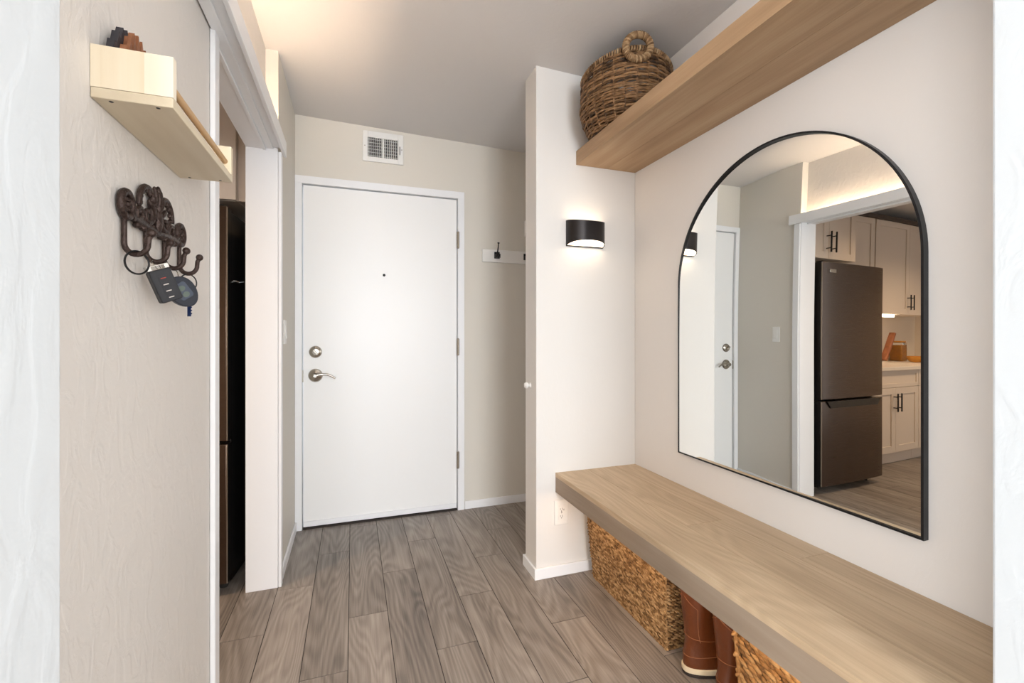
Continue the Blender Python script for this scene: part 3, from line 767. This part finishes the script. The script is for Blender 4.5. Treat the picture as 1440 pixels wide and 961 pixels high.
for sg in (1, -1):
    # big arch scroll either side of the centre leaf
    cy = mid+sg*.044
    q.tube(sc_pts(cy, 1.392, .034, .030, PI*.5-sg*PI*.55, PI*.5+sg*PI*1.0, 30), [.0052]*31, 8)
    q.tube(sc_pts(cy-sg*.002, 1.376, .020, .004, PI*.5+sg*PI*.2, PI*.5+sg*PI*2.3, 34), [.0042]*35, 8)
    q.tube(sc_pts(cy+sg*.034, 1.366, .018, .005, PI*.5+sg*PI*.9, PI*.5-sg*PI*1.2, 30), [.0042]*31, 8)
    # lower rail with beads
    q.tube([(XW+.008, mid+sg*u, 1.352-.003*math.cos(u*40)) for u in [i*.01 for i in range(12)]], .006, 8)
    for i in range(4): q.ell((XW+.009, mid+sg*(.018+i*.024), 1.345), (.007, 0, 0), (0, .007, 0), (0, 0, .006), 8, 6)
    q.tube([(XW+.008, mid+sg*.075, 1.362), (XW+.008, mid+sg*.092, 1.353), (XW+.008, mid+sg*.108, 1.362)], .006, 8)
    for k, (dy, dz, an) in enumerate(((.010, 0, .25), (.019, -.010, .55), (.026, -.026, .9))):
        q.ell((XW+.009, mid+sg*dy, 1.418+dz), (.006, 0, 0), (0, .0055*math.cos(an), -.0055*sg*math.sin(an)*1), (0, .020*sg*math.sin(an), .020*math.cos(an)), 8, 8)
q.ell((XW+.010, mid, 1.412), (.008, 0, 0), (0, .007, 0), (0, 0, .030), 10, 8)
q.ell((XW+.010, mid, 1.372), (.008, 0, 0), (0, .010, 0), (0, 0, .024), 10, 8)
for sg in (1, -1):
    for k in range(9):
        a = PI*.5-sg*PI*(-.42+.135*k); cy = mid+sg*.044
        q.ell((XW+.007, cy+.029*math.cos(a), 1.392+.030*math.sin(a)), (.005, 0, 0), (0, .0085*math.cos(a+.7), .0085*math.sin(a+.7)), (0, -.0045*math.sin(a+.7), .0045*math.cos(a+.7)), 8, 6)
    for (dy, dz) in ((.058, 1.374), (.070, 1.380), (.066, 1.362), (.030, 1.362), (.048, 1.357), (.012, 1.356)):
        q.ell((XW+.006, mid+sg*dy, dz), (.005, 0, 0), (0, .007, .003*sg), (0, -.003*sg, .006), 8, 6)
q.box(XW, XW+.003, HY[0]+.02, HY[3]-.02, 1.353, 1.366)
q.build('scroll_plate', M['iron'], angle=60)
for y in HY:
    pts = [(XW+.006, y, 1.362), (XW+.006, y, 1.335), (XW+.006, y, 1.312)]
    for i in range(13):
        a = PI+PI*.92*i/12; pts.append((XW+.023+.017*math.cos(a), y, 1.306+.019*math.sin(a)))
    pts += [(XW+.0405, y, 1.3145), (XW+.044, y, 1.322)]
    q = At(kr); q.tube(pts, [.0043]*3+[.0048-.0003*abs(i-6)/6 for i in range(13)]+[.0045, .0043], 10, flat=1.0)
    q.ell((XW+.0445, y, 1.3245), (.0074, 0, 0), (0, .0074, 0), (0, 0, .0074), 12, 8); q.build('hook', M['iron'], angle=180)
HB = 1.287-.0058   # underside of a hook

def ring_pts(c, r, tilt, n=32):
    """ring hanging below a hook; plane rotated about z by tilt"""
    d_ = Vector((math.cos(tilt), math.sin(tilt), 0)); c = Vector(c)
    return [c+r*(d_*math.cos(2*PI*i/n)+Vector((0, 0, 1))*math.sin(2*PI*i/n)) for i in range(n)]
# 1 empty dark ring
q = MB(); xh = XW+.024
q.tube([Vector(p)-Vector((xh, HY[0], HB-.019)) for p in ring_pts((xh, HY[0], HB-.008), .0195, math.radians(55))], .0016, 8, closed=True)
q.tube([Vector(p)-Vector((xh, HY[0], HB-.019)) for p in ring_pts((xh+.0008, HY[0]-.002, HB-.008), .0195, math.radians(57))], .0013, 8, closed=True)
tag(q.build('key_ring', M['black'], loc=(xh, HY[0], HB-.019)), 'empty dark metal key ring hanging from the nearest iron hook', 'key ring')

def fob_frame(nx, roll):
    n_ = Vector((math.cos(nx), math.sin(nx), 0)); side = Vector((-n_.y, n_.x, 0)); up = Vector((0, 0, 1))
    s2 = side*math.cos(roll)+up*math.sin(roll); u2 = up*math.cos(roll)-side*math.sin(roll); return n_, s2, u2
# 2 rectangular fob
fc = Vector((-.330, 1.012, 1.2415)); n_, s2, u2 = fob_frame(math.radians(-50), math.radians(22))
fb = thing('car_key_fob', 'black rectangular key fob with silver top hanging from the second hook', 'key fob', tuple(fc))
def fobpoly(w_, h_, r_, k=5):
    P = []
    for cx_, cy_, a0 in ((w_-r_, h_-r_, 0), (-w_+r_, h_-r_, PI/2), (-w_+r_, -h_+r_, PI), (w_-r_, -h_+r_, 1.5*PI)):
        for i in range(k+1): a = a0+PI/2*i/k; P.append((cx_+r_*math.cos(a), cy_+r_*math.sin(a)))
    return P
W2 = lambda c, d_: (lambda a, b_: tuple(c+s2*a+u2*b_+n_*d_))
q = At(fb); q.prism(fobpoly(.0185, .030, .004), W2(fc, -.007), W2(fc, .007)); q.build('body', M['fob'], bevel=0.0015)
q = At(fb); tc = fc+u2*.0345
for sg in (-1, 1): q.obox(tc+s2*sg*.0145, s2*.004, n_*.006, u2*.0045)
q.obox(tc+u2*.0035, s2*.0185, n_*.006, u2*.0012); q.obox(tc-u2*.0035, s2*.0185, n_*.006, u2*.0008)
q.build('silver_loop', M['chrome'], bevel=0.001)
for i in range(4):
    q = At(fb); q.obox(fc+u2*(.014-i*.012)+n_*.0073, s2*.0075, n_*.0004, u2*.0045)
    bt = q.build('button', M['fob'])
    q = At(fb); q.obox(fc+u2*(.014-i*.012)+n_*.0079, s2*.0045, n_*.0002, u2*.0008); q.build('button_mark', M['red'] if i == 0 else M['print'], bt); 
q = At(fb); rc = fc+u2*.0345; hk = Vector((XW+.023, HY[1], HB+.003)); c_ = (rc+hk)/2; L_ = (hk-rc).length/2+.002; dd = (hk-rc).normalized(); sd_ = dd.cross(n_).normalized()
q.tube([c_+dd*L_*math.cos(2*PI*i/28)+sd_*.010*math.sin(2*PI*i/28) for i in range(28)], .0009, 6, closed=True); q.build('split_ring', M['chrome'])
# 3 rounded fob
fc = Vector((-.331, 1.108, 1.238)); n_, s2, u2 = fob_frame(math.radians(-48), math.radians(38))
f2 = thing('car_key_fob', 'rounded slate key fob with two grey buttons hanging from the third hook', 'key fob', tuple(fc))
W2 = lambda c, d_: (lambda a, b_: tuple(c+s2*a+u2*b_+n_*d_))
egg = [(.0265*math.cos(t_)*(1+.10*math.sin(t_)), .033*math.sin(t_)) for t_ in [2*PI*i/36 for i in range(36)]]
q = At(f2); q.prism(egg, W2(fc, -.006), W2(fc, .006)); q.build('body', M['fob2'], bevel=0.002)
q = At(f2); q.prism(fobpoly(.0135, .017, .005), W2(fc+u2*.002, .0061), W2(fc+u2*.002, .0072)); q.build('panel', M['fob_panel'], bevel=0.0004)
for k in (.008, -.006):
    q = At(f2); q.prism([(.007*math.cos(t_), .0055*math.sin(t_)) for t_ in [2*PI*i/20 for i in range(20)]], W2(fc+u2*k, .0073), W2(fc+u2*k, .0083)); q.build('button', M['fob_btn'])
q = At(f2); rc = fc+u2*.027; hk = Vector((XW+.023, HY[2], HB+.003)); c_ = (rc+hk)/2; L_ = (hk-rc).length/2+.002; dd = (hk-rc).normalized(); sd_ = dd.cross(n_).normalized()
q.tube([c_+dd*L_*math.cos(2*PI*i/28)+sd_*.009*math.sin(2*PI*i/28) for i in range(28)], .0011, 6, closed=True); q.build('split_ring', M['chrome'])
# 4 ring with blue key
hk = Vector((XW+.023, HY[3], HB)); k4 = thing('key_ring', 'ring with a blue key and yellow cap hanging from the farthest hook', 'keys', (hk.x, hk.y, hk.z-.02))
q = At(k4); q.tube(ring_pts((hk.x, hk.y, hk.z-.014), .0185, math.radians(50)), .0014, 8, closed=True); q.build('ring', M['black'])
kb = Vector((hk.x+.002, hk.y-.001, hk.z-.030))
q = At(k4); q.lathe([(.002, -.0012), (.009, -.0012), (.009, .0012), (.002, .0012)], (kb.x, kb.y, kb.z-.006), 'Y', 20); q.box(kb.x-.0035, kb.x+.0035, kb.y-.001, kb.y+.001, kb.z-.060, kb.z-.012)
for i in range(4): q.box(kb.x+.0035, kb.x+.0052, kb.y-.001, kb.y+.001, kb.z-.055+i*.007, kb.z-.052+i*.007)
q.build('blue_key', M['blue'])
q = At(k4); q.lathe([(.003, -.0014), (.0085, -.0014), (.0085, .0014), (.003, .0014)], (kb.x+.007, kb.y-.004, kb.z-.002), 'Y', 20); q.build('yellow_cap', M['yellow'])

# ------------------------------------------------------------------ kitchen
KA = math.radians(5.5); K0 = Vector((-.523, 2.302, 0))
def KP(s, w_, z=0): return (K0.x-s*math.cos(KA)+w_*math.sin(KA), K0.y+s*math.sin(KA)+w_*math.cos(KA), z)
KR = -KA
def kthing(name, label, cat, s, w_, z, group=None): return thing(name, label, cat, KP(s, w_, z), KR, group)
# shell
w = MB(); w.box(-3.05, -.005, .82, .94, 0, HT)
struct(w.build('wall_kitchen_back', M['splash'], smooth=False, loc=tuple(K0), rotz=KR))
w = MB(); w.box(-3.17, -3.05, -2.4, .94, 0, HT)
struct(w.build('wall_kitchen_end', M['splash'], smooth=False, loc=tuple(K0), rotz=KR))

def shaker(w_, h_, t_=.019, st=.058, rec=.007):
    """door slab: x 0..w, z 0..h, face towards -y"""
    q = MB(); y0, y1 = 0, t_
    q.box(0, st, y0, y1, 0, h_); q.box(w_-st, w_, y0, y1, 0, h_); q.box(st, w_-st, y0, y1, 0, st); q.box(st, w_-st, y0, y1, h_-st, h_)
    q.box(st, w_-st, y0+rec, y1, st, h_-st); return q
def bar_handle(L_, vertical=True):
    q = MB(); r = .0055
    if vertical:
        q.tube([(0, -.032, 0), (0, -.032, L_)], r, 10)
        for z in (L_*.2, L_*.8): q.tube([(0, -.032, z), (0, 0.0, z)], r*.8, 8)
    return q
def cabinet(name, label, group, s0, s1, w0, w1, z0, z1, ndoor, hz, drawer=0.0, toe=0.0, hlen=.16):
    r = kthing(name, label, 'cabinet', s1, w0, z0, group); W_ = s1-s0; H_ = z1-z0; D_ = w1-w0
    q = MB(); q.box(0, W_, .020, D_-.002, toe, H_); q.build('body', M['cab'], r, bevel=0.001)
    if toe: q = MB(); q.box(.0, W_, .055, D_-.01, .001, toe-.0005); q.build('toe_kick', M['cab'], r)
    g = .0015; zd0 = toe; zd1 = H_-drawer
    if drawer:
        q = shaker(W_-2*g, drawer-2*g, st=.035); o = q.build('drawer', M['cab'], r, bevel=0.0008, loc=(g, 0, H_-drawer+g)); 
    dw = W_/ndoor
    for i in range(ndoor):
        q = shaker(dw-2*g, zd1-zd0-2*g); dr = q.build('door', M['cab'], r, bevel=0.0008, loc=(i*dw+g, 0, zd0+g))
        hx = dw-2*g-.028 if i % 2 == 0 else .028
        z = (zd1-zd0)-hlen-.05 if hz == 'top' else .05
        bar_handle(hlen).build('handle', M['black'], dr, loc=(hx, 0, z))
    return r
cabinet('wall_cabinet', 'cream two-door cabinet above the refrigerator', 'cream kitchen wall cabinets', .01, .65, .15, .818, 1.785, 2.36, 2, 'low', hlen=.17)
q = MB(); q.box(-.0095, .045, .17, .19, 1.785, 2.36)
cabinet('wall_cabinet', 'tall cream wall cabinet partly behind the top of the refrigerator', 'cream kitchen wall cabinets', .665, 1.585, .49, .818, 1.39, 2.36, 2, 'low')
cabinet('wall_cabinet', 'tall cream wall cabinet with a light bar under it', 'cream kitchen wall cabinets', 1.60, 2.74, .49, .818, 1.39, 2.36, 2, 'low')
cabinet('base_cabinet', 'cream base cabinet with a drawer next to the refrigerator', 'cream kitchen base cabinets', .97, 1.735, .223, .818, 0, .838, 2, 'top', drawer=.155, toe=.11)
cabinet('base_cabinet', 'cream base cabinet with a drawer at the far end of the counter', 'cream kitchen base cabinets', 1.738, 2.50, .223, .818, 0, .838, 2, 'top', drawer=.155, toe=.11)
fp = MB(); fp.box(0, .045, 0, .02, 0, .575)
tag(fp.build('filler_panel', M['cab'], bevel=.001, loc=KP(.0085, .17, 1.785), rotz=KR), 'narrow cream filler strip between the over-fridge cabinet and the opening', 'panel')
q = MB(); q.box(-3.04, -.70, .20, .819, .8385, .872)
tag(q.build('countertop', M['counter'], bevel=.003, loc=tuple(K0), rotz=KR), 'cream stone kitchen countertop with jars on it', 'countertop')
q = MB(); q.box(-3.04, -.66, .47, .818, 2.361, 2.40); q.box(-.655, -.01, .13, .818, 2.361, 2.40)
struct(q.build('trim_8', M['crown'], loc=tuple(K0), rotz=KR))
q = MB(); q.box(-2.06, -1.72, .56, .60, 1.368, 1.3895)
tag(q.build('light_bar', M['led_bar'], loc=tuple(K0), rotz=KR), 'short glowing light bar under the tall cream wall cabinet', 'light')
# refrigerator
FW, FH, FD, FS = .70, 1.715, .66, .672
FS = .695
rf = kthing('refrigerator', 'dark stainless bottom-freezer refrigerator with black side in the kitchen', 'refrigerator', FS, 0, 0)
W_ = .695
q = MB(); q.box(0.002, W_-.001, .060, FD, .035, FH-.012); q.build('body', M['fridge_side'], rf, bevel=.003)
def bowed(z0, z1, notch=False):
    q = MB(); n = 16; F = []; 
    for i in range(n+1):
        x = W_*i/n; F.append((x, -.012*math.sin(PI*i/n)**.6+.0))
    vs = []; 
    for z in (z0, z1):
        for x, y in F: vs.append((x, y, z))
        for x, y in F: vs.append((x, .052, z))
    k = n+1; fs = []
    for i in range(n):
        fs += [(i, i+1, 2*k+i+1, 2*k+i), (k+i, 3*k+i, 3*k+i+1, k+i+1), (i, k+i, k+i+1, i+1), (2*k+i, 2*k+i+1, 3*k+i+1, 3*k+i)]
    fs += [(0, 2*k, 3*k, k), (n, k+n, 3*k+n, 2*k+n)]
    return q.raw(vs, fs)
up_ = bowed(.682, FH).build('fridge_door', M['steel'], rf, bevel=.003)
lo_ = bowed(.055, .668).build('freezer_door', M['steel'], rf, bevel=.003)
q = MB(); q.prism([(.045, .6675), (W_-.035, .6675), (W_-.075, .618), (.085, .618)], lambda a, b_: (a, -.0145, b_), lambda a, b_: (a, .01, b_)); q.build('handle_recess', M['fridge_side'], lo_)
q = MB(); q.box(W_-.0005, W_+.0025, .0005, .007, .683, FH-.001); q.build('door_edge', M['steel_edge'], up_)
q = MB(); q.box(W_-.0005, W_+.0022, .0075, .0515, .683, FH-.001); q.build('door_side', M['fridge_side'], up_)
q = MB(); q.box(W_-.0005, W_+.0025, .0005, .007, .056, .667); q.build('door_edge', M['steel_edge'], lo_)
q = MB(); q.box(W_-.0005, W_+.0022, .0075, .0515, .056, .667); q.build('door_side', M['fridge_side'], lo_)
q = MB(); q.box(W_-.125, W_-.055, -.0135, -.004, 1.635, 1.662); bg = q.build('badge', M['chrome'], up_, bevel=.001)
for x in (.04, W_-.04):
    q = MB(); q.lathe([(.016, 0), (.018, .004), (.014, .034)], (x, .09, 0.001), 'Z', 14); q.build('foot', M['slot'], rf)
q = MB(); q.box(.02, W_-.02, .03, .09, .036, .054); q.build('kick_grille', M['slot'], rf)
q = MB(); q.box(W_-.06, W_-.01, .01, .05, FH+.0005, FH+.010); q.build('hinge_cover', M['fridge_side'], rf, bevel=.002)
q = MB(); q.tube([(W_-.001, .12, 1.40), (W_+.010, .12, 1.395), (W_+.012, .18, 1.405)], .003, 8); q.build('chrome_clip', M['chrome'], rf)
# counter props
bl = kthing('cutting_board', 'long brown wooden board leaning on the backsplash, in front', 'cutting board', 2.30, .70, .8725, 'brown boards on the counter')
def slab(x0, z0, x1, z1, y0, y1, hw):
    q = MB(); d_ = Vector((x1-x0, 0, z1-z0)); L_ = d_.length; d_.normalize(); nn = Vector((-d_.z, 0, d_.x))
    c_ = Vector(((x0+x1)/2, (y0+y1)/2, (z0+z1)/2)); q.obox(c_, d_*L_/2, Vector((0, (y1-y0)/2, 0)), nn*hw); return q
slab(.11, .015, -.05, .325, -.02, .03, .017).build('board', M['board'], bl, bevel=.006)
bl2 = kthing('cutting_board', 'brown wooden board leaning on the backsplash, behind the longer one', 'cutting board', 2.25, .77, .8725, 'brown boards on the counter')
slab(.10, .016, .02, .30, -.02, .025, .020).build('board', M['board'], bl2, bevel=.006)
jr = kthing('glass_jar', 'tall square glass jar of amber food on the kitchen counter', 'jar', 2.54, .745, .8725)
q = MB(); q.box(-.055, .055, -.055, .055, 0, .215); q.build('glass', M['glass'], jr, bevel=.008)
q = MB(); q.box(-.050, .050, -.050, .050, .005, .185); q.build('contents', M['jar'], jr, bevel=.008)
q = MB(); q.box(-.048, .048, -.048, .048, .2155, .232); q.build('lid', M['jar'], jr, bevel=.004)
bw = kthing('amber_bowl', 'low amber glass bowl in front of the tall jar on the counter', 'bowl', 2.42, .53, .8725)
q = MB(); q.lathe([(.03, 0), (.055, .004), (.078, .03), (.085, .065), (.080, .066), (.072, .032), (.05, .012), (.01, .010)], (0, 0, 0), 'Z', 28); q.build('bowl', M['jar'], bw)

# ------------------------------------------------------------------ lights
def area(name, loc, rot, sx, sy, p, col, spread=None):
    l = bpy.data.lights.new(name, 'AREA'); l.shape = 'RECTANGLE'; l.size = sx; l.size_y = sy; l.energy = p; l.color = col
    if spread: l.spread = spread
    o = bpy.data.objects.new(name, l); C.objects.link(o); o.location = loc; o.rotation_euler = rot; return o
# daylight through the window of the room behind
area('window_daylight', (.1, -5.98, 1.375), (math.radians(90), 0, 0), 2.0, 1.6, 140, (.90, .95, 1.0))
area('side_fill', (-2.17, -1.3, 1.4), (math.radians(90), 0, math.radians(-90)), 1.6, 1.5, 46, (.90, .95, 1.0))  # added fill to brighten the mirror wall, no known window there
area('side_fill', (1.33, -1.7, 1.4), (math.radians(90), 0, math.radians(90)), 1.4, 1.4, 30, (.90, .95, 1.0))  # matching added fill for the left wall, likewise without a known window
# added overhead fill in the room behind, soft panels rather than known lamps
for i, (x, y) in enumerate(((-.5, -3.6), (.5, -2.0))):
    area('room_fill', (x, y, 2.40), (0, 0, 0), .5, .5, 22, (1.0, .96, .92))
# kitchen downlights
for s_, w_ in ((.75, -.75), (1.9, -.6)):
    p = KP(s_, w_, 2.44)
    l = bpy.data.lights.new('kitchen_downlight', 'SPOT'); l.energy = 36; l.color = (1, .70, .44); l.spot_size = math.radians(140); l.spot_blend = .8; l.shadow_soft_size = .05
    o = bpy.data.objects.new('kitchen_downlight', l); C.objects.link(o); o.location = p
wd = bpy.data.worlds.new('World'); S.world = wd; wd.use_nodes = True
wd.node_tree.nodes['Background'].inputs[0].default_value = (.85, .92, 1, 1); wd.node_tree.nodes['Background'].inputs[1].default_value = 1.0

# ------------------------------------------------------------------ camera
cam = bpy.data.cameras.new('Camera'); co = bpy.data.objects.new('Camera', cam); C.objects.link(co)
cam.sensor_width = 36; cam.lens = 16.0; cam.clip_start = .02
co.location = (0, 0, 1.15); co.rotation_euler = (PI/2, 0, -math.radians(19.29)); cam.shift_y = -(480.5-471)/1440
S.camera = co
S.view_settings.view_transform = 'Standard'; S.view_settings.look = 'None'; S.view_settings.exposure = 0.82; S.view_settings.gamma = 1.0
S.view_settings.use_curve_mapping = False
